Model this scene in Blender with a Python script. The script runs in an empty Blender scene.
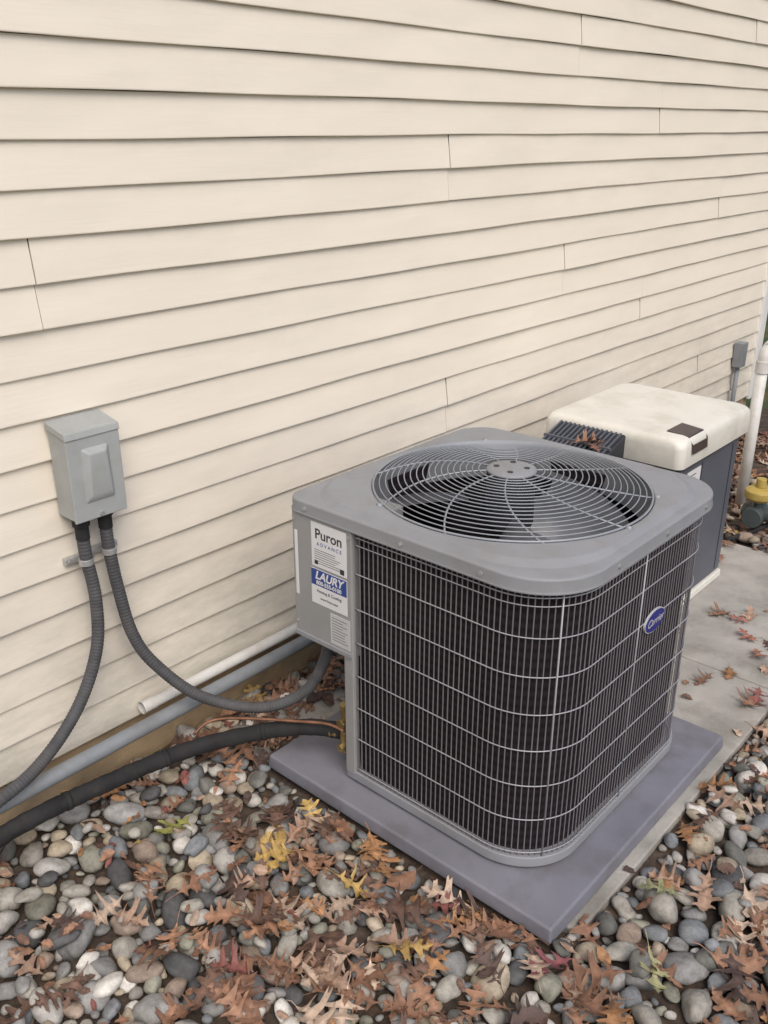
import bpy, bmesh, math, random
import numpy as np
from mathutils import Vector, Matrix
random.seed(7); rng=np.random.default_rng(11)
scene=bpy.context.scene
COL=scene.collection

# ---------------------------------------------------------------- materials
def mat(name,color,rough=0.5,metal=0.0,var=0.12,vscale=8.0,bump=0.0,bscale=60.0,spec=0.5,dirt=None,dscale=3.0,damt=0.5,coat=0.0,detail=4):
    m=bpy.data.materials.new(name); m.use_nodes=True
    nt=m.node_tree; N=nt.nodes; L=nt.links
    b=N['Principled BSDF']
    b.inputs['Roughness'].default_value=rough; b.inputs['Metallic'].default_value=metal
    b.inputs['Specular IOR Level'].default_value=spec
    b.inputs['Coat Weight'].default_value=coat
    tc=N.new('ShaderNodeTexCoord')
    nz=N.new('ShaderNodeTexNoise'); nz.inputs['Scale'].default_value=vscale; nz.inputs['Detail'].default_value=detail
    L.new(tc.outputs['Object'],nz.inputs['Vector'])
    mr=N.new('ShaderNodeMapRange'); mr.inputs['From Min'].default_value=.3; mr.inputs['From Max'].default_value=.7
    mr.inputs['To Min'].default_value=1-var; mr.inputs['To Max'].default_value=1+var
    L.new(nz.outputs['Fac'],mr.inputs['Value'])
    mx=N.new('ShaderNodeMix'); mx.data_type='RGBA'; mx.blend_type='MULTIPLY'; mx.inputs[0].default_value=1
    mx.inputs[6].default_value=(*color,1)
    L.new(mr.outputs[0],mx.inputs[7])
    out=mx.outputs[2]
    if dirt:
        n2=N.new('ShaderNodeTexNoise'); n2.inputs['Scale'].default_value=dscale; n2.inputs['Detail'].default_value=6
        n2.inputs['Roughness'].default_value=.65
        L.new(tc.outputs['Object'],n2.inputs['Vector'])
        r2=N.new('ShaderNodeMapRange'); r2.inputs['From Min'].default_value=.48; r2.inputs['From Max'].default_value=.75
        r2.inputs['To Max'].default_value=damt
        L.new(n2.outputs['Fac'],r2.inputs['Value'])
        m2=N.new('ShaderNodeMix'); m2.data_type='RGBA'
        L.new(r2.outputs[0],m2.inputs[0]); L.new(out,m2.inputs[6]); m2.inputs[7].default_value=(*dirt,1)
        out=m2.outputs[2]
    L.new(out,b.inputs['Base Color'])
    if bump>0:
        n3=N.new('ShaderNodeTexNoise'); n3.inputs['Scale'].default_value=bscale; n3.inputs['Detail'].default_value=4
        L.new(tc.outputs['Object'],n3.inputs['Vector'])
        bp=N.new('ShaderNodeBump'); bp.inputs['Strength'].default_value=1; bp.inputs['Distance'].default_value=bump
        L.new(n3.outputs['Fac'],bp.inputs['Height']); L.new(bp.outputs['Normal'],b.inputs['Normal'])
    return m

def attr_mat(name,rough,nscale,namt,bump,bscale,transl=0.0):
    m=bpy.data.materials.new(name); m.use_nodes=True
    nt=m.node_tree; N=nt.nodes; L=nt.links; b=N['Principled BSDF']
    at=N.new('ShaderNodeAttribute'); at.attribute_name='Col'
    tc=N.new('ShaderNodeTexCoord')
    nz=N.new('ShaderNodeTexNoise'); nz.inputs['Scale'].default_value=nscale; nz.inputs['Detail'].default_value=5; nz.inputs['Roughness'].default_value=.7
    L.new(tc.outputs['Object'],nz.inputs['Vector'])
    mr=N.new('ShaderNodeMapRange'); mr.inputs['From Min'].default_value=.3; mr.inputs['From Max'].default_value=.7
    mr.inputs['To Min'].default_value=1-namt; mr.inputs['To Max'].default_value=1+namt
    L.new(nz.outputs['Fac'],mr.inputs['Value'])
    mx=N.new('ShaderNodeMix'); mx.data_type='RGBA'; mx.blend_type='MULTIPLY'; mx.inputs[0].default_value=1
    L.new(at.outputs['Color'],mx.inputs[6]); L.new(mr.outputs[0],mx.inputs[7])
    L.new(mx.outputs[2],b.inputs['Base Color'])
    b.inputs['Roughness'].default_value=rough
    n3=N.new('ShaderNodeTexNoise'); n3.inputs['Scale'].default_value=bscale; n3.inputs['Detail'].default_value=3
    L.new(tc.outputs['Object'],n3.inputs['Vector'])
    bp=N.new('ShaderNodeBump'); bp.inputs['Strength'].default_value=1; bp.inputs['Distance'].default_value=bump
    L.new(n3.outputs['Fac'],bp.inputs['Height']); L.new(bp.outputs['Normal'],b.inputs['Normal'])
    return m

M_gray=mat('ac_paint',(.275,.283,.30),.5,var=.05,vscale=5,bump=.0002,bscale=500,spec=.4,dirt=(.19,.18,.165),damt=.45,dscale=7)
M_panel=mat('ac_panel_paint',(.31,.31,.31),.5,var=.05,vscale=5,bump=.0002,bscale=400,dirt=(.23,.22,.20),damt=.4,dscale=8)
M_wire=mat('guard_wire',(.185,.175,.19),.5,metal=.1,var=.1)
M_wire2=mat('guard_wire_bright',(.38,.38,.41),.45,metal=.2,var=.1)
M_grille=mat('grille_wire',(.32,.34,.37),.45,metal=.2,var=.1)
M_blade=mat('fan_blade',(.15,.155,.17),.42,metal=.25,var=.25,vscale=10,dirt=(.07,.06,.055),damt=.7,dscale=9)
M_black=mat('black_rubber',(.022,.022,.023),.8,var=.3,vscale=20,bump=.001,bscale=120,spec=.35,dirt=(.06,.055,.05),damt=.5,dscale=14)
M_flex=mat('conduit_grey',(.08,.08,.085),.7,var=.2,vscale=25,spec=.35,dirt=(.13,.12,.11),damt=.4,dscale=16)
M_pvcg=mat('pvc_grey',(.25,.27,.29),.5,var=.12,dirt=(.1,.09,.08),damt=.6,dscale=8)
M_pvcw=mat('pvc_white',(.70,.69,.66),.45,var=.05,dirt=(.34,.30,.24),damt=.6,dscale=8)
M_copper=mat('copper',(.26,.13,.08),.5,metal=.6,var=.35,vscale=30)
M_brass=mat('brass',(.36,.27,.12),.45,metal=.75,var=.3,vscale=40)
M_steel=mat('galvanised',(.5,.5,.5),.45,metal=.6,var=.15,vscale=60)
M_box=mat('disconnect_paint',(.39,.405,.40),.5,var=.06,vscale=6,bump=.0003,bscale=300,dirt=(.22,.22,.19),damt=.45,dscale=12)
M_pad=mat('pad_plastic',(.205,.205,.24),.6,var=.13,vscale=5,bump=.0008,bscale=300,dirt=(.125,.115,.115),damt=.75,dscale=6)
M_conc=mat('concrete',(.40,.38,.345),.9,var=.18,vscale=7,bump=.002,bscale=110,dirt=(.19,.175,.145),damt=.9,dscale=4.5)
M_found=mat('foundation_paint',(.42,.31,.19),.85,var=.15,vscale=9,bump=.002,bscale=60,dirt=(.18,.14,.1),damt=.7,dscale=6)
M_trim=mat('white_vinyl_trim',(.8,.8,.78),.4,var=.03)
M_white=mat('label_white',(.74,.74,.75),.4,var=.03)
M_silver=mat('label_silver',(.58,.58,.59),.4,metal=.1,var=.05)
M_blue=mat('label_blue',(.02,.06,.26),.35,var=.05)
M_badge=mat('badge_blue',(.012,.02,.2),.3,var=.05)
M_ink=mat('label_ink',(.03,.03,.04),.5,var=.05)
M_gencream=mat('generator_lid_paint',(.76,.74,.67),.42,var=.04,dirt=(.48,.45,.36),damt=.55,dscale=7)
M_genbody=mat('generator_body_paint',(.095,.105,.13),.45,var=.08)
M_gendark=mat('generator_dark_plastic',(.03,.032,.038),.5,var=.1)
M_bronze=mat('latch_bronze',(.07,.05,.045),.35,var=.1)
M_yellow=mat('yellow_paint',(.46,.34,.09),.5,var=.12,dirt=(.25,.17,.06),damt=.6,dscale=12)
M_dkgreen=mat('regulator_paint',(.07,.09,.09),.5,var=.2)
M_soil=mat('soil_litter',(.07,.052,.04),.95,var=.5,vscale=30,bump=.01,bscale=40,dirt=(.12,.065,.035),damt=.8,dscale=14)
M_grass=mat('lawn',(.06,.085,.03),.95,var=.4,vscale=4,bump=.01,bscale=60,dirt=(.2,.1,.04),damt=.8,dscale=5)
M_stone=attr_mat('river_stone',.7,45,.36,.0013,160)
M_leaf=attr_mat('oak_leaf',.66,45,.34,.0007,110)
M_foliage=attr_mat('foliage',.55,20,.25,.001,60)
M_bark=mat('bark',(.12,.09,.07),.9,var=.4,vscale=20,bump=.01,bscale=30)
M_roof=mat('roof_shingle',(.1,.095,.09),.9,var=.3,vscale=20)

def siding_mat():
    m=bpy.data.materials.new('vinyl_siding'); m.use_nodes=True
    nt=m.node_tree; N=nt.nodes; L=nt.links; b=N['Principled BSDF']
    tc=N.new('ShaderNodeTexCoord')
    def noise(sc,mapscale,det=6,r=.6):
        mp=N.new('ShaderNodeMapping'); mp.inputs['Scale'].default_value=mapscale
        L.new(tc.outputs['Object'],mp.inputs['Vector'])
        n=N.new('ShaderNodeTexNoise'); n.inputs['Scale'].default_value=sc; n.inputs['Detail'].default_value=det; n.inputs['Roughness'].default_value=r
        L.new(mp.outputs[0],n.inputs['Vector']); return n
    def rng_(src,a,b_,c,d):
        r=N.new('ShaderNodeMapRange'); r.inputs['From Min'].default_value=a; r.inputs['From Max'].default_value=b_
        r.inputs['To Min'].default_value=c; r.inputs['To Max'].default_value=d; L.new(src,r.inputs['Value']); return r.outputs[0]
    def mul(a,b_):
        f=N.new('ShaderNodeMath'); f.operation='MULTIPLY'; L.new(a,f.inputs[0]); L.new(b_,f.inputs[1]); return f.outputs[0]
    def mixc(f,A,B):
        x=N.new('ShaderNodeMix'); x.data_type='RGBA'; L.new(f,x.inputs[0])
        if isinstance(A,tuple): x.inputs[6].default_value=(*A,1)
        else: L.new(A,x.inputs[6])
        x.inputs[7].default_value=(*B,1); return x.outputs[2]
    n1=noise(1.1,(1,1,1),3)
    c=mixc(rng_(n1.outputs['Fac'],.35,.7,0,1),(.88,.805,.69),(.85,.775,.66))
    n2=noise(4,(1,.5,1.3),7,.7)
    c=mixc(rng_(n2.outputs['Fac'],.55,.85,0,.2),c,(.52,.49,.41))
    sp=N.new('ShaderNodeSeparateXYZ'); L.new(tc.outputs['Object'],sp.inputs[0])
    low=rng_(sp.outputs['Z'],.15,.95,1,0)
    n3=noise(5,(1,.6,2),8,.75)
    c=mixc(mul(low,rng_(n3.outputs['Fac'],.36,.68,.08,.8)),c,(.36,.365,.315))
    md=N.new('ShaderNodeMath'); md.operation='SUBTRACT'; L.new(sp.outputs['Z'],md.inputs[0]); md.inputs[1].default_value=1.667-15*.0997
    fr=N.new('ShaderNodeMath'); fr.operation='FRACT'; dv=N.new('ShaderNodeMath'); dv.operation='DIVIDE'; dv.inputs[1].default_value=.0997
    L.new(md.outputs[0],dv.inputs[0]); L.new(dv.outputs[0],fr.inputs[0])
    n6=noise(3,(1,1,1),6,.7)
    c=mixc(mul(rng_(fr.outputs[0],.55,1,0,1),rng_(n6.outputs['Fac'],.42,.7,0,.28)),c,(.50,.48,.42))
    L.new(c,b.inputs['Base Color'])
    b.inputs['Roughness'].default_value=.5; b.inputs['Specular IOR Level'].default_value=.35
    n4=noise(2.2,(1,1,3),2); n5=noise(60,(1,.15,2.5),2)
    bp=N.new('ShaderNodeBump'); bp.inputs['Strength'].default_value=1; bp.inputs['Distance'].default_value=.005
    L.new(n4.outputs['Fac'],bp.inputs['Height'])
    b2=N.new('ShaderNodeBump'); b2.inputs['Strength'].default_value=1; b2.inputs['Distance'].default_value=.0004
    L.new(n5.outputs['Fac'],b2.inputs['Height']); L.new(bp.outputs[0],b2.inputs['Normal'])
    L.new(b2.outputs[0],b.inputs['Normal'])
    return m
M_siding=siding_mat()
def coil_mat():
    m=bpy.data.materials.new('coil_fins'); m.use_nodes=True
    nt=m.node_tree; N=nt.nodes; L=nt.links; b=N['Principled BSDF']
    tc=N.new('ShaderNodeTexCoord'); w=N.new('ShaderNodeTexWave'); w.bands_direction='Z'; w.inputs['Scale'].default_value=13; w.inputs['Distortion'].default_value=.3
    L.new(tc.outputs['Object'],w.inputs['Vector'])
    x=N.new('ShaderNodeMix'); x.data_type='RGBA'; L.new(w.outputs['Fac'],x.inputs[0])
    x.inputs[6].default_value=(.010,.007,.009,1); x.inputs[7].default_value=(.024,.017,.021,1)
    L.new(x.outputs[2],b.inputs['Base Color']); b.inputs['Roughness'].default_value=.75; b.inputs['Specular IOR Level'].default_value=.3
    return m
M_coil=coil_mat()

# ---------------------------------------------------------------- helpers
def empty(name,loc=(0,0,0)):
    e=bpy.data.objects.new(name,None); e.empty_display_size=.1; COL.objects.link(e); return e
def link(me,name,m,parent=None,smooth=False,bevel=0,seg=2):
    ob=bpy.data.objects.new(name,me); COL.objects.link(ob)
    if m: me.materials.append(m)
    if parent: ob.parent=parent
    if smooth: me.polygons.foreach_set('use_smooth',[True]*len(me.polygons))
    if bevel>0:
        md=ob.modifiers.new('bev','BEVEL'); md.width=bevel; md.segments=seg; md.limit_method='ANGLE'; md.angle_limit=math.radians(35)
        md.harden_normals=False
        me.polygons.foreach_set('use_smooth',[True]*len(me.polygons))
        w=ob.modifiers.new('wn','WEIGHTED_NORMAL'); w.keep_sharp=False
    return ob
class MB:
    def __init__(s): s.v=[]; s.f=[]
    def add(s,v,f):
        o=len(s.v); s.v+= [tuple(p) for p in v]; s.f+=[tuple(i+o for i in q) for q in f]
    def box(s,x0,x1,y0,y1,z0,z1):
        s.add([(x0,y0,z0),(x1,y0,z0),(x1,y1,z0),(x0,y1,z0),(x0,y0,z1),(x1,y0,z1),(x1,y1,z1),(x0,y1,z1)],
              [(0,3,2,1),(4,5,6,7),(0,1,5,4),(1,2,6,5),(2,3,7,6),(3,0,4,7)])
    def tube(s,pts,r,n=8,closed=False,caps=True,rf=None):
        P=[Vector(p) for p in pts]; k=len(P)
        def tan(i):
            if closed: return (P[(i+1)%k]-P[(i-1)%k]).normalized()
            return (P[min(i+1,k-1)]-P[max(i-1,0)]).normalized()
        t=tan(0); up=Vector((0,0,1)) if abs(t.z)<.9 else Vector((1,0,0))
        nrm=(up-t*up.dot(t)).normalized(); v=[]
        for i in range(k):
            t=tan(i); nrm=(nrm-t*nrm.dot(t)).normalized(); b=t.cross(nrm)
            rr=r if rf is None else rf(i)
            for j in range(n):
                a=2*math.pi*j/n; v.append(P[i]+(nrm*math.cos(a)+b*math.sin(a))*rr)
        f=[]
        for i in range(k if closed else k-1):
            i2=(i+1)%k
            for j in range(n):
                j2=(j+1)%n; f.append((i*n+j,i*n+j2,i2*n+j2,i2*n+j))
        if caps and not closed:
            f.append(tuple(reversed(range(n)))); f.append(tuple((k-1)*n+j for j in range(n)))
        s.add(v,f)
    def prism(s,poly,z0,z1):
        n=len(poly); v=[(x,y,z0) for x,y in poly]+[(x,y,z1) for x,y in poly]
        f=[tuple(reversed(range(n))),tuple(range(n,2*n))]+[(i,(i+1)%n,n+(i+1)%n,n+i) for i in range(n)]
        s.add(v,f)
    def obj(s,name,m,parent=None,smooth=False,bevel=0,seg=2):
        me=bpy.data.meshes.new(name); me.from_pydata(s.v,[],s.f); me.update()
        return link(me,name,m,parent,smooth,bevel,seg)
def box(name,b,m,parent=None,bevel=.003,seg=2):
    q=MB(); q.box(*b); return q.obj(name,m,parent,bevel=bevel,seg=seg)
def spline(pts,step=.01):
    P=[Vector(p) for p in pts]; P=[P[0]*2-P[1]]+P+[P[-1]*2-P[-2]]; out=[]
    for i in range(1,len(P)-2):
        a,b,c,d=P[i-1:i+3]; n=max(2,int((c-b).length/step))
        for k in range(n):
            t=k/n; out.append(.5*((2*b)+(c-a)*t+(2*a-5*b+4*c-d)*t*t+(3*b-a-3*c+d)*t**3))
    out.append(P[-2]); return out
def text(name,body,size,loc,rot,m,parent,align='CENTER',shear=0,sx=1,bold=0):
    cu=bpy.data.curves.new(name,'FONT'); cu.body=body; cu.size=size; cu.align_x=align; cu.align_y='CENTER'; cu.shear=shear; cu.offset=bold
    cu.extrude=.0002
    ob=bpy.data.objects.new(name+'_c',cu); COL.objects.link(ob)
    bpy.context.view_layer.update()
    dg=bpy.context.evaluated_depsgraph_get(); me=bpy.data.meshes.new_from_object(ob.evaluated_get(dg))
    bpy.data.objects.remove(ob)
    me.materials.clear()
    o=link(me,name,m,parent); o.location=loc; o.rotation_euler=rot; o.scale=(sx,1,1); return o
def numpy_obj(name,V,F,cols,m,smooth=True):
    me=bpy.data.meshes.new(name); nv=len(V); nf=len(F); k=F.shape[1]
    me.vertices.add(nv); me.vertices.foreach_set('co',V.astype(np.float32).ravel())
    me.loops.add(nf*k); me.loops.foreach_set('vertex_index',F.astype(np.int32).ravel())
    me.polygons.add(nf); me.polygons.foreach_set('loop_start',np.arange(0,nf*k,k,dtype=np.int32))
    me.polygons.foreach_set('loop_total',np.full(nf,k,dtype=np.int32))
    me.update(calc_edges=True)
    a=me.color_attributes.new('Col','FLOAT_COLOR','POINT')
    c4=np.ones((nv,4),dtype=np.float32); c4[:,:3]=cols; a.data.foreach_set('color',c4.ravel())
    return link(me,name,m,None,smooth)

# ---------------------------------------------------------------- camera
CX,CY,CZ=1.95,0.0,1.69
az=math.radians(41.5); pt=math.radians(22.8)
cam=bpy.data.cameras.new('camera'); co=bpy.data.objects.new('camera',cam); COL.objects.link(co)
cam.sensor_fit='VERTICAL'; cam.sensor_height=36; cam.lens=36*915/1024; cam.clip_start=.05; cam.clip_end=600
co.location=(CX,CY,CZ)
d=Vector((-math.sin(az)*math.cos(pt),math.cos(az)*math.cos(pt),-math.sin(pt)))
co.rotation_euler=d.to_track_quat('-Z','Y').to_euler()
scene.camera=co

# ---------------------------------------------------------------- world + sun
w=bpy.data.worlds.new('World'); scene.world=w; w.use_nodes=True
nt=w.node_tree; bg=nt.nodes['Background']; sky=nt.nodes.new('ShaderNodeTexSky'); sky.sky_type='NISHITA'; sky.sun_disc=False
S_EL=math.radians(50); S_AZ_vec=Vector((.86,-.5,0)).normalized()
sky.sun_elevation=S_EL; sky.sun_rotation=math.atan2(S_AZ_vec.x,S_AZ_vec.y)
sky.dust_density=3.5; sky.air_density=1.0; sky.ozone_density=.8
nt.links.new(sky.outputs[0],bg.inputs[0]); bg.inputs[1].default_value=.15
sl=bpy.data.lights.new('sun','SUN'); so=bpy.data.objects.new('sun',sl); COL.objects.link(so)
sl.energy=1.4; sl.angle=math.radians(38); sl.color=(1,.965,.91)
sd=Vector((S_AZ_vec.x*math.cos(S_EL),S_AZ_vec.y*math.cos(S_EL),math.sin(S_EL)))
so.rotation_euler=sd.to_track_quat('Z','Y').to_euler(); so.location=(5,-3,8)
scene.view_settings.view_transform='Standard'; scene.view_settings.look='None'; scene.view_settings.exposure=0

# ---------------------------------------------------------------- ground
g=MB(); g.add([(-150,-150,0),(150,-150,0),(150,150,0),(-150,150,0)],[(0,1,2,3)]); g.obj('ground',M_grass)
g=MB(); g.add([(0,-1.5,.004),(3.2,-1.5,.004),(3.2,6.2,.004),(0,6.2,.004)],[(0,1,2,3)]); g.obj('soil_bed',M_soil)
sb=MB(); sb.box(.13,1.268,1.43,2.687,-.05,.026); sb.box(.13,1.268,2.695,3.72,-.05,.024)
sb.obj('concrete_slab',M_conc,bevel=.006)

# ---------------------------------------------------------------- house
house=empty('house')
EXP=.0997; ZB=1.667-15*EXP; Y0,Y1=-3.2,5.55
sv=MB()
def lap_row(z0,y0,y1,xo):
    n=max(2,int((y1-y0)/.12)); prof=[(.0005,z0+.0015),(.0108,z0),(.0125,z0+.0015),(.0127,z0+.004),(.0118,z0+.012),(.0018,z0+EXP+.001)]
    v=[];f=[];k=len(prof)
    for i in range(n+1):
        y=y0+(y1-y0)*i/n
        dz=.0016*math.sin(y*2.1+z0*9)+.0009*math.sin(y*7.3+z0*31)
        dx=.0012*math.sin(y*3.7+z0*23)+.0008*math.sin(y*11+z0*7)
        for (px,pz) in prof: v.append((px+xo+(dx if px>.003 else 0),y,pz+dz))
    for i in range(n):
        for j in range(k-1): f.append((i*k+j,(i+1)*k+j,(i+1)*k+j+1,i*k+j+1))
    f.append(tuple(range(k))); sv.add(v,f)
bands={1:[3.275,-1.2],0:[3.976,.35],-1:[2.51,-1.1],-2:[1.03,4.73],-3:[3.272,-.4],-4:[3.98,.1],-5:[2.53,-1.3],-6:[4.73,.2],-7:[3.3,-.5],2:[4.9,1.2],3:[2.4,-1],4:[3.6,0]}
nl=int((5.2-ZB)/EXP)
for i in range(nl):
    z=ZB+i*EXP; b=math.floor((z-1.667+.001)/(2*EXP))
    ys=sorted(bands.get(b,[2.2+1.3*math.sin(b*2.3),-1+math.sin(b)])); cuts=[Y0]+ys+[Y1]
    for q in range(len(cuts)-1):
        gp=.0016+.0007*max(0,cuts[q])
        lap_row(z,cuts[q]+(gp if q>0 else 0),cuts[q+1],.0018*((q+i//2)%2))
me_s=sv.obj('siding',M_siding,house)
box('wall_core',(-6,-.004,Y0,Y1+.07,.168,5.15),mat('wrap_dark',(.05,.045,.04),.9),house,bevel=0)
box('foundation',(-5.98,-.012,Y0+.02,Y1+.06,-.2,.1655),M_found,house,bevel=.003)
q=MB(); q.box(-.0,.024,Y1,Y1+.085,.155,5.2); q.box(-.09,.0,Y1+.071,Y1+.095,.155,5.2); q.obj('corner_trim',M_trim,house,bevel=.003)
sv=MB()
for i in range(nl):
    z=ZB+i*EXP; v=[(-6,Y1+.083,z),(-.09,Y1+.083,z),(-.09,Y1+.071,z+EXP),(-6,Y1+.071,z+EXP),(-6,Y1+.071,z),(-.09,Y1+.071,z)]
    sv.add(v,[(1,0,3,2),(0,1,5,4)])
sv.obj('end_wall_siding',M_siding,house)
q=MB(); q.add([(.35,Y0-.3,5.15),(.35,Y1+.4,5.15),(-3,Y1+.4,7),(-3,Y0-.3,7),(-6.3,Y1+.4,5.15),(-6.3,Y0-.3,5.15),(.35,Y0-.3,5.28),(.35,Y1+.4,5.28),(-3,Y1+.4,7.13),(-3,Y0-.3,7.13),(-6.3,Y1+.4,5.28),(-6.3,Y0-.3,5.28)],
 [(0,1,2,3),(3,2,4,5),(6,9,8,7),(9,11,10,8),(0,6,7,1),(5,4,10,11),(1,7,8,2),(2,8,10,4),(0,3,9,6),(3,5,11,9)]); q.obj('roof',M_roof,house)

# ---------------------------------------------------------------- equipment pad
pd=MB()
def frustum(mb,x0,x1,y0,y1,z0,z1,t):
    mb.add([(x0,y0,z0),(x1,y0,z0),(x1,y1,z0),(x0,y1,z0),(x0+t,y0+t,z1),(x1-t,y0+t,z1),(x1-t,y1-t,z1),(x0+t,y1-t,z1)],
           [(0,3,2,1),(4,5,6,7),(0,1,5,4),(1,2,6,5),(2,3,7,6),(3,0,4,7)])
frustum(pd,.312,1.240,1.355,2.292,.0275,.07,.004)
pd.obj('equipment_pad',M_pad,bevel=.007,seg=3)

# ---------------------------------------------------------------- AC condenser
ac=empty('air_conditioner_condenser')
AX,AY=.762,1.825; PZ=.07; ZT=.846
def rr_rad(t,h,r):
    if math.cos(t)<0 and math.sin(t)<0: r=r*.36 if r<.15 else r*.8
    elif math.cos(t)<0: r=r*.75
    elif math.sin(t)<0: r=r+.035
    dx,dy=abs(math.cos(t)),abs(math.sin(t)); s=h/max(dx,dy)
    if min(dx,dy)*s>h-r:
        c=h-r; dc=dx*c+dy*c; s=dc+math.sqrt(max(0,dc*dc-2*c*c+r*r))
    return s
NA=288
def loops(specs,cx,cy):
    v=[];f=[]
    for (kind,h,r,z) in specs:
        for i in range(NA):
            t=2*math.pi*(i+.5)/NA
            s=h if kind=='c' else rr_rad(t,h,r)
            v.append((cx+s*math.cos(t),cy+s*math.sin(t),z))
    for k in range(len(specs)-1):
        for i in range(NA):
            j=(i+1)%NA; f.append((k*NA+i,k*NA+j,(k+1)*NA+j,(k+1)*NA+i))
    return v,f
q=MB()
v,f=loops([('r',.388,.13,ZT-.022),('r',.399,.13,ZT-.036),('r',.403,.13,ZT-.0365),('r',.4045,.13,ZT-.035),('r',.4045,.13,ZT-.031),('r',.4025,.13,ZT-.029),('r',.4025,.13,ZT-.006),('r',.4015,.13,ZT-.002),('r',.398,.128,ZT-.0002),('r',.394,.127,ZT),
  ('r',.381,.17,ZT+.0003),('r',.378,.175,ZT+.001),('r',.372,.19,ZT+.0105),('r',.369,.193,ZT+.0125),('r',.366,.197,ZT+.013),
  ('c',.355,0,ZT+.013),('c',.352,0,ZT+.0125),('c',.350,0,ZT+.010),('c',.3495,0,ZT+.004),('c',.343,0,ZT-.09),('c',.36,0,ZT-.1)],AX,AY)
q.add(v,f); top=q.obj('top_cover',M_gray,ac,smooth=True)
wn=top.modifiers.new('wn','WEIGHTED_NORMAL'); wn.weight=100; wn.keep_sharp=False
q=MB()
for (x,y,dx,dy) in [(AX-.33,AY-.4025,0,-1),(AX-.02,AY-.4025,0,-1),(AX+.2,AY-.4025,0,-1),(AX+.4025,AY-.18,1,0),(AX+.4025,AY+.05,1,0),(AX+.4025,AY+.26,1,0)]:
    q.tube([(x,y,ZT-.018),(x+dx*.004,y+dy*.004,ZT-.018)],.005,8)
q.obj('screws',M_steel,ac)
PX0=-.177
def path(h,r,step=.01,x_start=PX0,end_y=-.18):
    P=[]; rf=r+.035
    def seg(a,b):
        L=math.dist(a,b); n=max(1,int(L/step))
        for i in range(n): P.append((a[0]+(b[0]-a[0])*i/n,a[1]+(b[1]-a[1])*i/n))
    def arc(cx,cy,r,a0,a1):
        n=max(2,int(abs(a1-a0)*r/step))
        for i in range(n): a=a0+(a1-a0)*i/n; P.append((cx+r*math.cos(a),cy+r*math.sin(a)))
    seg((x_start,-h),(h-rf,-h)); arc(h-rf,-h+rf,rf,-math.pi/2,0); seg((h,-h+rf),(h,h-r)); arc(h-r,h-r,r,0,math.pi/2)
    seg((h-r,h),(-h+r,h)); arc(-h+r,h-r,r,math.pi/2,math.pi); seg((-h,h-r),(-h,end_y)); P.append((-h,end_y))
    return [(AX+a,AY+b) for a,b in P]
def resample(P,sp):
    out=[P[0]];acc=0
    for a,b in zip(P[:-1],P[1:]):
        L=math.dist(a,b); 
        while acc+L>=sp:
            t=(sp-acc)/L; a=(a[0]+(b[0]-a[0])*t,a[1]+(b[1]-a[1])*t); out.append(a); L=math.dist(a,b); acc=0
        acc+=L
    return out
zg0,zg1=PZ+.036,ZT-.033
q=MB(); q2=MB()
W=resample(path(.386,.13,.002),.0145)
for k,(x,y) in enumerate(W):
    jx,jy=random.gauss(0,.0005),random.gauss(0,.0005)
    q.tube([(x,y,zg0),(x+jx,y+jy,(zg0+zg1)/2),(x,y,zg1)],.0017,6,caps=False)
for zz in np.linspace(zg0+.012,zg1-.02,8):
    q2.tube([(x,y,zz) for x,y in path(.389,.13,.012)],.0016,6)
q2.tube([(x,y,zg1-.04) for x,y in path(.389,.13,.012)],.0014,6)
for s in (.555,.87,):
    x,y=resample(path(.390,.13,.002),s)[1]
    q2.tube([(x,y,zg0),(x,y,zg1)],.0022,6)
q.obj('guard_vertical_wires',M_wire,ac,smooth=True); q2.obj('guard_horizontal_wires',M_wire2,ac,smooth=True)
q=MB()
for h in (.370,.335):
    C=path(h,.12,.012); n=len(C); v=[(x,y,zg0) for x,y in C]+[(x,y,zg1) for x,y in C]
    q.add(v,[(i,i+1,n+i+1,n+i) for i in range(n-1)])
q.obj('coil',M_coil,ac)
C=path(.393,.13,.012,x_start=-.212,end_y=-.17)
q=MB(); q.prism(C,PZ+.008,PZ+.036); q.obj('base_pan',M_gray,ac,bevel=.003)
q=MB()
for (x,y) in [(-.3,.3),(.3,.3),(.27,-.27),(-.12,-.33)]: q.box(AX+x-.03,AX+x+.03,AY+y-.03,AY+y+.03,PZ,PZ+.009)
q.obj('feet',M_black,ac)
q=MB(); q.box(.551,.583,1.428,1.45,PZ+.03,ZT-.03); q.obj('corner_post',M_panel,ac,bevel=.003)
q=MB(); q.add([(.553,1.44,PZ+.03),(.375,1.645,PZ+.03),(.375,1.645,ZT-.04),(.553,1.44,ZT-.04),(.568,1.45,PZ+.03),(.389,1.66,PZ+.03),(.389,1.66,ZT-.04),(.568,1.45,ZT-.04)],
 [(0,1,2,3),(4,7,6,5),(0,4,5,1),(3,2,6,7)]); q.obj('piping_plate',M_panel,ac)
box('control_box',(.377,.584,1.4265,1.62,.455,ZT-.028),M_panel,ac,bevel=.006,seg=3)
box('control_box_flange',(.381,.580,1.4225,1.43,.459,.472),M_gray,ac,bevel=.001)
q=MB()
for (x,z) in [(.388,.50),(.576,.79),(.388,.79)]: q.tube([(x,1.427,z),(x,1.423,z)],.004,8)
q.obj('control_box_screws',M_steel,ac)
FY=1.4262; R90=(math.pi/2,0,0); DX=.034; DZ=.030
def plate(name,x0,x1,z0,z1,m,o=.0008):
    return box(name,(x0+DX,x1+DX,FY-o,FY+.002,z0+DZ,z1+DZ),m,ac,bevel=.0004,seg=1)
plate('refrigerant_label',.414,.534,.650,.770,M_white)
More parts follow.
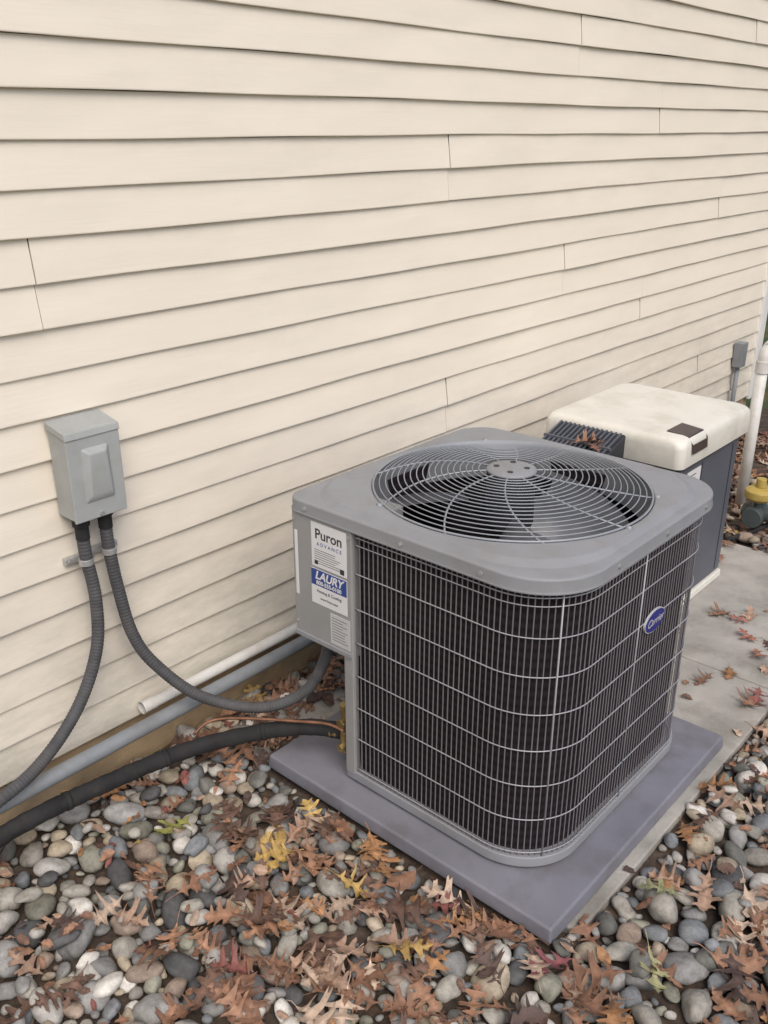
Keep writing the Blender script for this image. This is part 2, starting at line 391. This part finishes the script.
text('refrigerant_label_text','Puron',.038,(.474+DX,FY-.0011,.740+DZ),R90,M_ink,ac,bold=.0005)
text('refrigerant_label_text2','A D V A N C E',.0135,(.476+DX,FY-.0011,.714+DZ),R90,M_blue,ac)
q=MB()
for i in range(7): q.box(.424+DX,.424+DX+.09+random.uniform(-.02,.01),FY-.0011,FY,.697+DZ-i*.006,.6983+DZ-i*.006)
q.box(.424+DX,.436+DX,FY-.0011,FY,.657+DZ,.6665+DZ); q.box(.512+DX,.526+DX,FY-.0011,FY,.655+DZ,.669+DZ); q.obj('label_print',M_ink,ac)
plate('installer_label',.410,.534,.545,.643,M_white)
plate('installer_label_band',.4105,.5335,.597,.6425,M_blue,.0011)
text('installer_name','LAURY',.031,(.472+DX,FY-.0014,.626+DZ),R90,M_white,ac,shear=.25,bold=.0009)
text('installer_phone','800-555-0100',.0155,(.472+DX,FY-.0014,.606+DZ),R90,M_white,ac,bold=.0004)
text('installer_text','Heating & Cooling',.0115,(.472+DX,FY-.0012,.583+DZ),R90,M_ink,ac)
text('installer_text2','www.hvac.com',.010,(.472+DX,FY-.0012,.564+DZ),R90,M_ink,ac)
box('rating_plate',(.508,.576,FY-.0008,FY+.002,.478,.564),M_silver,ac,bevel=.0004,seg=1)
q=MB()
for i in range(9): q.box(.514,.514+random.uniform(.036,.056),FY-.0011,FY,.553-i*.0078,.5543-i*.0078)
q.obj('rating_print',M_ink,ac)
box('edge_label',(.387,.397,FY-.0008,FY+.002,.58,.76),M_white,ac,bevel=.0004,seg=1)
def oval(name,a,b,x0,x1,cy,cz,m):
    q=MB(); n=40; v=[];
    for x,k in ((x0,1),(x1,1)):
        for i in range(n): t=2*math.pi*i/n; v.append((x,cy+a*math.cos(t),cz+b*math.sin(t)))
    q.add(v,[(i,(i+1)%n,n+(i+1)%n,n+i) for i in range(n)]+[tuple(range(n,2*n)),tuple(reversed(range(n)))])
    return q.obj(name,m,ac)
BX=AX+.388+.004; BY,BZ=1.885,.592
oval('badge_rim',.052,.030,BX-.002,BX+.003,BY,BZ,M_silver)
oval('badge_face',.0495,.0275,BX,BX+.004,BY,BZ,M_badge)
text('badge_text','Carrier',.028,(BX+.0046,BY,BZ),(math.pi/2,0,math.pi/2),M_silver,ac,shear=.3)
q=MB(); GR=.347
def gz(r): 
    u=min(1,r/GR); return ZT+.014+.042*(1-u**2.6)
rad=list(np.linspace(.082,GR,18))
for r in rad:
    q.tube([(AX+r*math.cos(t),AY+r*math.sin(t),gz(r)) for t in np.linspace(0,2*math.pi,97)[:-1]],.0016 if r<GR-.001 else .003,6,closed=True)
q.obj('fan_grille_rings',M_grille,ac,smooth=True)
q=MB()
for k in range(10):
    a0=2*math.pi*k/10+.1
    pts=[]
    for r in np.linspace(.055,GR+.004,22):
        a=a0+.38*(r/GR)**1.8; pts.append((AX+r*math.cos(a),AY+r*math.sin(a),gz(r)-.0032))
    q.tube(pts,.0025,6)
    if k%3==0:
        x,y,z=pts[-1]; dx,dy=(x-AX)/.35,(y-AY)/.35; q.tube([(x,y,z),(x+dx*.012,y+dy*.012,z+.002)],.007,8)
q.obj('fan_grille_spokes',M_grille,ac,smooth=True)
q=MB()
v,f=loops([('c',.001,0,ZT+.061),('c',.05,0,ZT+.0605),('c',.062,0,ZT+.057),('c',.064,0,ZT+.051),('c',.001,0,ZT+.050)],AX,AY); q.add(v,f)
q.obj('grille_hub_plate',M_gray,ac,smooth=True)
q=MB()
for k in range(4):
    a=.5+k*math.pi/2; x,y=AX+.038*math.cos(a),AY+.038*math.sin(a); q.tube([(x,y,ZT+.0585),(x,y,ZT+.062)],.0075,12)
q.obj('hub_bolts',M_gendark,ac)
q=MB(); q.tube([(AX,AY,ZT+.050),(AX,AY,ZT-.09)],.062,24); q.obj('fan_motor',M_gendark,ac,bevel=.005)
q=MB()
for k in range(3):
    a0=2*math.pi*k/3+.9; v=[];nR,nT=8,10
    for i in range(nR):
        r=.05+(.325-.05)*i/(nR-1); wdt=math.radians(36+26*i/(nR-1))
        for j in range(nT):
            u=j/(nT-1)-.5; a=a0+u*wdt*1.25+.25*(i/(nR-1)); v.append((AX+r*math.cos(a),AY+r*math.sin(a),ZT-.095+u*.10*(1-.2*i/nR)+.02*(.25-u*u)))
    q.add(v,[(i*nT+j,(i+1)*nT+j,(i+1)*nT+j+1,i*nT+j+1) for i in range(nR-1) for j in range(nT-1)])
q.obj('fan_blades',M_blade,ac,smooth=True)
q=MB()
q.tube([(.505,1.475,.15),(.505,1.475,.25)],.012,12); q.tube([(.47,1.45,.175),(.515,1.475,.175)],.016,12)
q.tube([(.505,1.455,.205),(.505,1.485,.205)],.017,6); q.tube([(.53,1.445,.14),(.53,1.445,.205)],.011,12)
q.tube([(.53,1.425,.16),(.53,1.455,.16)],.012,6); q.tube([(.505,1.475,.25),(.505,1.475,.265)],.015,6)
q.obj('service_valves',M_brass,ac,bevel=.0015)

# ---------------------------------------------------------------- disconnect box
db=empty('electrical_disconnect_box')
box('enclosure',(.014,.090,1.004,1.138,.827,1.043),M_box,db,bevel=.003)
q=MB(); q.add([(.014,.999,1.045),(.101,.999,1.030),(.101,1.143,1.030),(.014,1.143,1.045),(.014,.999,1.063),(.097,.999,1.047),(.097,1.143,1.047),(.014,1.143,1.063)],
 [(0,3,2,1),(4,5,6,7),(0,1,5,4),(1,2,6,5),(2,3,7,6),(3,0,4,7)]); q.obj('hood',M_box,db,bevel=.002)
q=MB(); q.box(.090,.098,1.000,1.141,.825,1.034); q.obj('door',M_box,db,bevel=.003)
q=MB(); 
def boss(x0,x1,ya,yb,za,zb,ta,tb,tz):
    q.add([(x0,ya,za),(x0,yb,za),(x0,yb-.004,zb),(x0,ya+.004,zb),(x1,ya+ta,za+.022),(x1,yb-ta,za+.022),(x1,yb-ta-.005,zb-tz),(x1,ya+ta+.005,zb-tz)],
    [(4,5,6,7),(0,1,5,4),(1,2,6,5),(2,3,7,6),(3,0,4,7)])
boss(.0975,.112,1.032,1.112,.868,1.004,.012,.01,.012)
q.obj('door_boss',M_box,db,bevel=.004)
q=MB(); q.tube([(.096,1.07,.835),(.103,1.07,.835)],.006,8); q.obj('door_screw',M_steel,db)
q=MB(); q.tube([(.055,1.035,.828),(.055,1.035,.80)],.021,16); q.tube([(.055,1.035,.80),(.055,1.035,.765)],.0175,10)
q.tube([(.055,1.1,.828),(.055,1.1,.81)],.022,16); q.tube([(.055,1.1,.81),(.055,1.1,.775)],.018,10); q.obj('conduit_fittings',M_black,db,bevel=.002)

def flex(name,pts,clamp):
    e=empty(name); P=spline(pts,.0022); q=MB()
    q.tube(P,.0155,14,rf=lambda i:.0150+.0011*(1 if (i%4)<2 else 0)); q.obj('hose',M_flex,e,smooth=True)
    y,z=clamp; q=MB(); x=.055
    q.tube([(x,y,z-.008),(x,y,z+.008)],.0185,16); q.box(.014,.03,y-.04,y+.04,z-.008,z+.008)
    q.tube([(.03,y+.031,z),(.033,y+.031,z)],.005,8); q.tube([(.03,y-.031,z),(.033,y-.031,z)],.005,8)
    q.obj('strap',M_steel,e,bevel=.001); return e
flex('flexible_conduit',[(.055,1.035,.80),(.055,1.036,.72),(.065,1.041,.60),(.072,1.02,.466),(.09,.94,.345),(.12,.816,.268),(.145,.68,.24),(.16,.4,.2),(.17,-.3,.16)],(1.035,.705))
flex('flexible_conduit',[(.055,1.10,.81),(.055,1.101,.72),(.062,1.109,.60),(.075,1.125,.47),(.105,1.16,.375),(.17,1.25,.255),(.28,1.369,.205),(.37,1.457,.255),(.42,1.492,.37),(.425,1.495,.46)],(1.101,.712))

# ---------------------------------------------------------------- lines & pipes
ls=empty('insulated_refrigerant_line')
P=spline([(.50,1.475,.175),(.41,1.42,.175),(.312,1.318,.163),(.21,1.165,.142),(.16,.944,.138),(.15,.69,.148),(.17,.3,.13),(.2,-.4,.12)],.01)
q=MB(); q.tube(P,.0225,16,rf=lambda i:.0225+.0007*math.sin(i*.9)+.0006*math.sin(i*2.3)); q.obj('insulation',M_black,ls,smooth=True)
q=MB()
for k in (22,48,75,105):
    if k<len(P)-1: a=P[k]; t=(P[k+1]-P[k]).normalized(); q.tube([a-t*.006,a+t*.006],.0245,14)
q.obj('cable_ties',M_black,ls,smooth=True)
cp=MB(); cp.tube(spline([(.53,1.445,.205),(.48,1.43,.213),(.40,1.385,.208),(.31,1.33,.202),(.24,1.28,.197),(.205,1.24,.188),(.195,1.2,.165)],.01),.0042,10); cp.obj('copper_pipe',M_copper,smooth=True)
q=MB(); q.tube([(.105,-.8,.20),(.105,.3,.195),(.100,1.3,.192),(.095,3.4,.19)],.0205,18); ob=q.obj('grey_electrical_conduit',M_pvcg,smooth=True)
q=MB()
pp=[(.047,1.15,.213),(.047,2.9,.212)]; n=18
q.tube(pp,.0165,n,caps=False); q.tube([pp[1],pp[0]],.0135,n,caps=False); q.tube([(.047,1.143,.213),(.047,1.185,.213)],.0185,n,caps=False)
q.obj('white_drain_pipe',M_pvcw,smooth=True)

# ---------------------------------------------------------------- generator
ge=empty('standby_generator')
box('body',(.295,.772,2.845,3.36,.06,.66),M_genbody,ge,bevel=.012)
box('base_skirt',(.29,.778,2.84,3.365,.0262,.058),M_gencream,ge,bevel=.004)
def rprism(q,x0,x1,y0,y1,levels,n=8):
    v=[]
    for ins,r,z in levels:
        a0,a1,b0,b1=x0+ins,x1-ins,y0+ins,y1-ins
        for (cx,cy,s) in ((a1-r,b1-r,0),(a0+r,b1-r,1),(a0+r,b0+r,2),(a1-r,b0+r,3)):
            for i in range(n): t=math.pi/2*(s+i/(n-1)); v.append((cx+r*math.cos(t),cy+r*math.sin(t),z))
    k=4*n; f=[]
    for l in range(len(levels)-1):
        for i in range(k): f.append((l*k+i,l*k+(i+1)%k,(l+1)*k+(i+1)%k,(l+1)*k+i))
    f.append(tuple((len(levels)-1)*k+i for i in range(k))); f.append(tuple(reversed(range(k))))
    q.add(v,f)
q=MB()
rprism(q,.255,.795,2.795,3.40,[(.012,.025,.632),(0,.03,.634),(0,.032,.70),(.003,.036,.717),(.009,.045,.728),(.018,.05,.734),(.035,.05,.737),(.06,.05,.738)])
lid=q.obj('lid',M_gencream,ge,smooth=True)
wn=lid.modifiers.new('wn','WEIGHTED_NORMAL'); wn.keep_sharp=False
box('lid_seam',(.27,.783,2.81,3.385,.618,.633),M_gendark,ge,bevel=.002)
q=MB()
q.add([(.70,2.86,.733),(.798,2.86,.715),(.798,2.98,.715),(.70,2.98,.733),(.70,2.86,.743),(.780,2.86,.735),(.780,2.98,.735),(.70,2.98,.743),(.803,2.86,.675),(.803,2.98,.675)],
 [(4,5,6,7),(0,1,5,4),(2,3,7,6),(3,0,4,7),(5,8,9,6),(1,8,5),(2,6,9),(1,2,9,8)]); q.obj('latch',M_bronze,ge,bevel=.003)
q=MB(); q.add([(.325,2.60,.650),(.585,2.60,.650),(.585,2.80,.715),(.325,2.80,.715),(.325,2.60,.50),(.585,2.60,.50),(.585,2.85,.50),(.325,2.85,.50)],
 [(0,1,2,3),(0,4,5,1),(4,7,6,5),(1,5,6,2),(0,3,7,4)]); q.obj('vent_hood',M_gendark,ge,bevel=.006)
q=MB()
for i in range(14):
    x=.333+i*.018; q.add([(x,2.61,.655),(x+.006,2.61,.655),(x+.006,2.79,.7135),(x,2.79,.7135),(x,2.61,.663),(x+.006,2.61,.663),(x+.006,2.79,.7215),(x,2.79,.7215)],
    [(4,5,6,7),(0,1,5,4),(1,2,6,5),(2,3,7,6),(3,0,4,7)])
q.box(.325,.585,2.69,2.70,.683,.693)
q.obj('vent_slats',M_genbody,ge)
box('side_label',(.7715,.7745,2.91,3.02,.44,.59),M_white,ge,bevel=.0004)
q=MB()
for i in range(9): q.box(.7745,.7752,2.92,2.92+random.uniform(.05,.09),.57-i*.013,.5735-i*.013)
q.obj('label_print',M_ink,ge)
q=MB(); q.box(.7715,.7735,3.03,3.035,.08,.6); q.box(.7715,.7735,3.30,3.305,.08,.6); q.obj('panel_seams',M_gendark,ge)
box('end_panel',(.40,.72,2.838,2.847,.1,.48),M_gencream,ge,bevel=.003)

vp=empty('white_vent_pipe')
q=MB(); q.tube([(.53,4.2,0),(.53,4.2,.70)],.026,20); q.tube(spline([(.53,4.2,.70),(.53,4.205,.74),(.53,4.235,.765),(.53,4.28,.77),(.53,4.6,.77),(.5,5.2,.77)],.01),.0262,20)
q.obj('pipe',M_pvcw,vp,smooth=True)
q=MB(); q.tube([(.53,4.2,.66),(.53,4.2,.715)],.031,20); q.tube([(.53,4.26,.7685),(.53,4.31,.77)],.031,20); q.tube([(.5,5.2,.77),(.5,5.2,0)],.026,16); q.obj('couplings',M_pvcw,vp,bevel=.002)
jb=empty('wall_junction_box')
box('box',(.015,.07,5.20,5.27,.42,.56),M_pvcg,jb,bevel=.004); q=MB(); q.tube([(.04,5.235,.42),(.04,5.235,.05)],.013,12); q.obj('riser',M_pvcg,jb,smooth=True)
gr=empty('gas_regulator')
q=MB(); q.tube([(.72,3.86,0),(.72,3.86,.2)],.018,14); q.tube([(.66,3.86,.13),(.80,3.86,.13)],.03,16); q.tube([(.72,3.80,.12),(.72,3.92,.12)],.045,20); q.tube([(.80,3.86,.13),(.80,4.4,.13)],.018,12); q.obj('body',M_dkgreen,gr,bevel=.004)
q=MB(); q.tube([(.72,3.86,.19),(.72,3.86,.205),(.72,3.86,.235),(.72,3.86,.25)],.06,24,rf=lambda i:(.045,.062,.062,.04)[i]); q.tube([(.72,3.86,.25),(.72,3.86,.29)],.022,14); q.obj('cap',M_yellow,gr,smooth=False,bevel=.003)
q=MB(); pts=[]
for i in range(150):
    a=i*.21; r=.115+.012*math.sin(a*.37); pts.append((.93+r*math.cos(a)+.01*math.sin(a*.2),4.12+r*1.1*math.sin(a),.03+.0009*i+.008*math.sin(a*1.3)))
q.tube(pts,.011,8); q.tube(spline([pts[-1],(.86,3.98,.14),(.80,3.92,.10),(.72,3.80,.05),(.66,3.70,.035)],.02),.011,8)
q.obj('garden_hose',M_black,smooth=True)

# ---------------------------------------------------------------- stones
def ico(sub):
    bm=bmesh.new(); bmesh.ops.create_icosphere(bm,subdivisions=sub,radius=1); bm.verts.ensure_lookup_table()
    V=np.array([v.co[:] for v in bm.verts]); F=np.array([[v.index for v in f.verts] for f in bm.faces]); bm.free(); return V,F
IV2,IF2=ico(2); IV3,IF3=ico(3)
RX0,RX1,RY0,RY1=.0,2.6,-.35,5.6
GS=.008; gw=int((RX1-RX0+.6)/GS); gh=int((RY1-RY0+.6)/GS); H=np.full((gw,gh),.004)
ox,oy=RX0-.3,RY0-.3
def gi(x,y): return np.clip(((x-ox)/GS).astype(int),0,gw-1),np.clip(((y-oy)/GS).astype(int),0,gh-1)
def fillrect(x0,x1,y0,y1,z):
    a=slice(max(0,int((x0-ox)/GS)),int((x1-ox)/GS)); b=slice(max(0,int((y0-oy)/GS)),int((y1-oy)/GS)); H[a,b]=np.maximum(H[a,b],z)
fillrect(.13,1.268,1.43,3.72,.026); fillrect(.312,1.24,1.355,2.292,.07)
def allowed(x,y,m=0):
    if x<.02 or x>RX1: return False
    if .13-m*.5<x<1.272+m and y>1.43-m*.5 and y<3.72+m: return False
    if .312-m<x<1.24+m and 1.355-m<y<2.3: return False
    if y>3.9 and x<1.2: return random.random()<.3
    return True
cell={}; CS=.06; stones=[]
def tryput(x,y,r,k):
    cx,cy=int(x/CS+100),int(y/CS+100)
    for i in range(cx-2,cx+3):
        for j in range(cy-2,cy+3):
            for (a,b,c) in cell.get((i,j),()):
                if (a-x)**2+(b-y)**2<(k*(c+r))**2: return False
    cell.setdefault((cx,cy),[]).append((x,y,r)); return True
for (cnt,ra,rb,k) in [(650,.036,.049,.9),(5000,.026,.036,.82),(13000,.017,.026,.78),(20000,.009,.015,.74)]:
    for _ in range(cnt):
        x=random.uniform(.02,RX1); y=RY0+(4.6-RY0)*random.random(); r=random.uniform(ra,rb)
        if not allowed(x,y,r*.8): continue
        if (y>2.6 or x>2.0 or y<.3) and r<.015: continue
        if tryput(x,y,r,k): stones.append((x,y,r,0))
palette=[((.26,.255,.245),5),((.185,.195,.205),3.5),((.33,.31,.27),5),((.41,.345,.255),3.6),((.60,.57,.52),2.8),((.09,.09,.092),2.4),((.25,.245,.195),2),((.31,.24,.19),2),((.45,.43,.395),3),((.145,.145,.13),2)]
pc=[p[0] for p in palette]; pw=np.array([p[1] for p in palette],float); pw/=pw.sum()
for _ in range(1200):
    x=random.uniform(.05,RX1); y=RY0+(4.2-RY0)*random.random(); r=random.uniform(.014,.031)
    if allowed(x,y,r): stones.append((x,y,r,1))
VV=[];FF=[];CC=[];off=0
for (x,y,r,layer) in stones:
    big=r>.019 and y<2.8 and y>.3 and x<2.1
    V,F=(IV3,IF3) if big else (IV2,IF2)
    a=r*random.uniform(1.0,1.35); b=r*random.uniform(.72,1.0); c=r*random.uniform(.42,.75)
    d1,d2,d3=[rng.normal(size=3) for _ in range(3)]
    disp=1+.11*np.sin(V@d1*1.6+random.random()*6)+.09*np.sin(V@d2*2.2+random.random()*6)+.04*np.sin(V@d3*3.5+random.random()*6)
    for _k in range(random.choice((0,2,4,5))):
        nn=rng.normal(size=3); nn/=np.linalg.norm(nn); dd=(V*disp[:,None])@nn; lim=random.uniform(.62,.85)
        disp=np.where(dd>lim,disp*(lim+(dd-lim)*.25)/np.maximum(dd,1e-3),disp)
    P=V*disp[:,None]*np.array([a,b,c])
    tl=random.gauss(0,.28); ta=random.uniform(0,6.28); yaw=random.uniform(0,6.28)
    Rm=np.array(Matrix.Rotation(ta,3,'Z')@Matrix.Rotation(tl,3,'X')@Matrix.Rotation(yaw,3,'Z'))
    P=P@Rm.T
    if layer==0: zc=.004+c*random.uniform(.45,1.0)+random.uniform(0,.009)
    else:
        ii,jj=gi(np.array([x]),np.array([y])); zc=H[ii[0],jj[0]]+c*.5
        if zc>.075: continue
    P=P+np.array([x,y,zc])
    VV.append(P);FF.append(F+off);off+=len(P)
    col=np.array(pc[rng.choice(len(pc),p=pw)])*random.uniform(.75,1.25)
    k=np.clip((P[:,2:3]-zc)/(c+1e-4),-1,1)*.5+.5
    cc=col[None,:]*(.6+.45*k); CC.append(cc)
    up=P[:,2]>zc; ii,jj=gi(P[up,0],P[up,1]); np.maximum.at(H,(ii,jj),P[up,2])
    n=int(min(a,b)*.8/GS); ci,cj=int((x-ox)/GS),int((y-oy)/GS)
    if n>0: H[max(0,ci-n):ci+n+1,max(0,cj-n):cj+n+1]=np.maximum(H[max(0,ci-n):ci+n+1,max(0,cj-n):cj+n+1],zc+c*.75)
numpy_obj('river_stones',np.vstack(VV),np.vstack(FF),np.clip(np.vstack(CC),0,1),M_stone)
print('stones',len(stones))

# ---------------------------------------------------------------- leaves
def half_outline(kind):
    if kind==0:
        o=[(0,.012),(.08,.03),(.15,.06),(.22,.20),(.255,.235),(.25,.13),(.26,.06),(.33,.055),(.40,.17),(.44,.33),(.485,.27),(.53,.355),(.55,.30),(.52,.16),(.52,.065),(.60,.06),(.68,.15),(.74,.28),(.765,.22),(.80,.215),(.78,.12),(.775,.055),(.85,.07),(.89,.125),(.91,.06),(.96,.03),(1,0)]
    elif kind==1:
        o=[(0,.01),(.1,.05),(.16,.14),(.20,.19),(.22,.15),(.24,.09),(.32,.09),(.38,.2),(.43,.30),(.46,.28),(.47,.2),(.47,.12),(.54,.12),(.60,.24),(.66,.33),(.69,.28),(.68,.18),(.68,.12),(.76,.11),(.82,.19),(.86,.22),(.86,.14),(.87,.08),(.92,.08),(.94,.06),(.97,.03),(1,0)]
    elif kind==2:
        o=[(0,.01),(.05,.06),(.12,.13),(.2,.19),(.26,.22),(.3,.2),(.34,.19),(.4,.23),(.46,.26),(.5,.235),(.54,.22),(.6,.24),(.66,.245),(.70,.21),(.73,.19),(.78,.19),(.81,.175),(.83,.15),(.85,.125),(.88,.11),(.91,.09),(.93,.07),(.95,.05),(.965,.035),(.98,.02),(.99,.01),(1,0)]
    else:
        o=[(0,.01),(.07,.025),(.13,.04),(.18,.12),(.21,.2),(.235,.15),(.23,.07),(.31,.065),(.37,.15),(.42,.29),(.455,.38),(.48,.3),(.465,.15),(.475,.07),(.56,.07),(.63,.14),(.70,.25),(.755,.34),(.765,.22),(.725,.12),(.735,.065),(.81,.065),(.87,.12),(.905,.14),(.91,.07),(.95,.025),(1,0)]
    return np.array(o)
def leaf_template(kind):
    o=half_outline(kind); n=len(o); mid=np.stack([np.linspace(0,1,n),np.zeros(n)],1)
    tt=np.maximum.accumulate(o[:,0]); mid[:,0]=.5*mid[:,0]+.5*tt
    V=[mid]
    for s in (1,-1):
        oo=o*np.array([1,s]); V+= [mid*.5+oo*.5,oo]
    V=np.vstack(V); F=[]
    for k in range(n-1):
        F+=[(k,k+1,n+k+1,n+k),(n+k,n+k+1,2*n+k+1,2*n+k),(k+1,k,3*n+k,3*n+k+1),(3*n+k+1,3*n+k,4*n+k,4*n+k+1)]
    m=len(V); V=np.vstack([V,[(-.28,.008),(-.28,-.008),(.0,.007),(.0,-.007),(-.14,.022),(-.14,.008)]])
    F+=[(m,m+1,m+5,m+4),(m+4,m+5,m+3,m+2)]
    return V,np.array(F)
TPL=[leaf_template(k) for k in range(4)]
lp=[((.215,.115,.072),6.5),((.275,.150,.092),5.5),((.125,.072,.052),4.5),((.345,.18,.085),1.8),((.32,.21,.15),4),((.43,.29,.10),.5),((.19,.07,.058),1.1),((.20,.21,.08),.12),((.41,.31,.235),2.4),((.08,.05,.042),2.6)]
lc=[p[0] for p in lp]; lw=np.array([p[1] for p in lp],float); lw/=lw.sum()
VV=[];FF=[];CC=[];off=0
def put_leaf(x,y,S,kind=None,col=None,z=None,lift=0):
    global off
    T,F=TPL[kind if kind is not None else rng.choice(4,p=[.40,.24,.06,.30])]
    t=T[:,0]-.5; wv=T[:,1]*random.uniform(.9,1.25)
    yaw=random.uniform(0,6.283); bend=random.uniform(-.6,.7); cup=random.uniform(-1.3,2.6); tw=random.uniform(-.6,.6)
    zz=bend*t*t*.7+cup*wv*wv+tw*t*wv+.025*np.sin(t*14+random.random()*6)+.02*np.sin(np.abs(wv)*26+t*9)
    zz=zz-zz.min()*.5
    w2=wv+random.uniform(-.3,.3)*t*t
    lx=(math.cos(yaw)*t-math.sin(yaw)*w2)*S+x; ly=(math.sin(yaw)*t+math.cos(yaw)*w2)*S+y; lz=zz*S
    if x<.2: lx=np.maximum(lx,.004)
    if z is None:
        ins=(lx>.305)&(lx<1.25)&(ly>1.348)&(ly<2.3)
        if ins.any():
            if y<1.348: ly=np.where(ins,1.347,ly)
            elif x>1.25: lx=np.where(ins,1.251,lx)
            elif x<.305: lx=np.where(ins,.304,lx)
        ii,jj=gi(lx,ly); h=H[ii,jj]
        A=np.stack([lx-x,ly-y,np.ones_like(lx)],1); c,_,_,_=np.linalg.lstsq(A,h,rcond=None)
        base=c[2]+np.clip(c[0]+random.gauss(0,.12),-.45,.45)*(lx-x)+np.clip(c[1]+random.gauss(0,.12),-.45,.45)*(ly-y)
        ex=np.percentile(h-base,70); base=base+max(0,ex)*.8
        zf=base+lz+.001+lift
        zf=np.where(zf<h+.001,h*.65+zf*.35+.001,zf)
        H[ii,jj]=np.maximum(H[ii,jj],np.minimum(zf,h+.004))
    else: zf=z+lz
    VV.append(np.stack([lx,ly,zf],1)); FF.append(F+off); off+=len(T)
    c=np.array(col if col is not None else lc[rng.choice(len(lc),p=lw)])*random.uniform(.75,1.25)
    edge=np.abs(T[:,1])[:,None]
    cc=np.tile(c,(len(T),1))*(1+.16*(rng.random((len(T),1))-.5))*(1.04-.5*np.clip(edge-.15,0,.3)); mid=np.abs(T[:,1])<.004; cc[mid]*=1.25; CC.append(cc)
def dens(x,y):
    n=.58+.24*math.sin(x*5.1+y*2.3+1)+.22*math.sin(x*9.7-y*6.1+2)+.2*math.sin(y*13+x*3)
    if x<.42 and y<1.42: n*=.42 if x>.16 else .75
    if x>1.22 and y>1.2: n=n*.5+.04
    if x>1.5 and y>1.3: n+=.12
    if .45<x<1.1 and 1.0<y<1.34: n=max(n,.75)
    return n
cnt=0
for _ in range(5600):
    x=random.uniform(.03,RX1); y=random.uniform(RY0,5.4)
    if .305<x<1.25 and 1.345<y<2.31: continue
    if .25<x<.82 and 2.7<y<3.42: continue
    slab=(.13<x<1.275 and 1.43<y<3.72)
    p=dens(x,y)
    if slab: p=.035 if x>.32 else .35
    if y>3.75: p=.85
    if random.random()>p: continue
    put_leaf(x,y,random.choice((random.uniform(.065,.10),random.uniform(.085,.135)))); cnt+=1
for _ in range(1500):
    x=random.uniform(.03,RX1); y=random.uniform(RY0,4)
    if .30<x<1.26 and 1.34<y<2.31: continue
    if .25<x<.82 and 2.7<y<3.42: continue
    if (.13<x<1.275 and 1.43<y<3.72) and random.random()>.12: continue
    put_leaf(x,y,random.uniform(.02,.045),kind=2)
for _ in range(50):
    put_leaf(random.uniform(.05,.29),random.uniform(1.25,2.3),random.uniform(.07,.12))
for (x,y,c,S) in [(.33,1.02,(.27,.27,.08),.12),(.62,1.12,(.38,.25,.08),.11),(1.27,1.30,(.20,.07,.075),.11),(1.02,1.13,(.38,.25,.09),.11),(1.36,1.62,(.27,.27,.14),.10),(1.45,1.42,(.28,.27,.14),.10),(1.22,2.6,(.24,.09,.07),.09),(1.05,2.95,(.24,.10,.07),.09),(1.13,2.85,(.28,.13,.09),.08),(.98,3.05,(.26,.11,.08),.08)]:
    put_leaf(x,y,S,kind=0,col=c,lift=.006)
put_leaf(.50,2.69,.11,kind=0,col=(.25,.13,.08),z=.70)
put_leaf(.54,2.66,.09,kind=3,col=(.20,.10,.07),z=.695)
numpy_obj('fallen_leaves',np.vstack(VV),np.vstack(FF),np.clip(np.vstack(CC),0,1),M_leaf)
print('leaves',cnt)

# ---------------------------------------------------------------- shrubs / trees beyond the corner
def foliage(name,cx,cy,cz,rx,ry,rz,n,s,col):
    V=np.zeros((n*4,3)); C=np.zeros((n*4,3)); clumps=rng.normal(size=(14,3)); clumps/=np.linalg.norm(clumps,axis=1)[:,None]; clumps*=rng.uniform(.3,.85,(14,1))
    for i in range(n):
        k=rng.integers(14); p=clumps[k]+rng.normal(size=3)*.22; p=p*np.array([rx,ry,rz])+np.array([cx,cy,cz]); p[2]=max(p[2],.03)
        a=rng.normal(size=3); a/=np.linalg.norm(a); b=np.cross(a,rng.normal(size=3)); b/=np.linalg.norm(b)
        V[i*4:i*4+4]=[p-a*s,p+b*s*.45,p+a*s,p-b*s*.45]; C[i*4:i*4+4]=np.array(col)*rng.uniform(.5,1.4)*(.8+.4*(k%3)/2)
    F=np.arange(n*4).reshape(n,4); return numpy_obj(name,V,F,C,M_foliage,False)
foliage('shrub',.9,7.0,.55,.8,.9,.6,5000,.035,(.05,.085,.03))
foliage('shrub',2.6,8.6,.7,1.1,1.0,.8,5000,.04,(.06,.09,.035))
for (tx,ty) in [(1.5,16),(6.5,19)]:
    t=empty('oak_tree'); q=MB()
    q.tube(spline([(tx,ty,0),(tx+.1,ty,2.5),(tx-.1,ty+.1,5),(tx+.1,ty,7.5)],.3),.3,12,rf=lambda i:max(.05,.34-.011*i))
    for k in range(7):
        a=k*.9; z=2.6+k*.6; q.tube(spline([(tx,ty,z),(tx+1.2*math.cos(a),ty+1.2*math.sin(a),z+.9),(tx+2.4*math.cos(a),ty+2.4*math.sin(a),z+1.4)],.3),.09,8,rf=lambda i:max(.02,.11-.008*i))
    q.obj('trunk_and_limbs',M_bark,t,smooth=True)
    c=foliage('crown',tx,ty,6.2,3.2,3.2,2.6,7000,.12,(.12,.075,.03)); c.parent=t
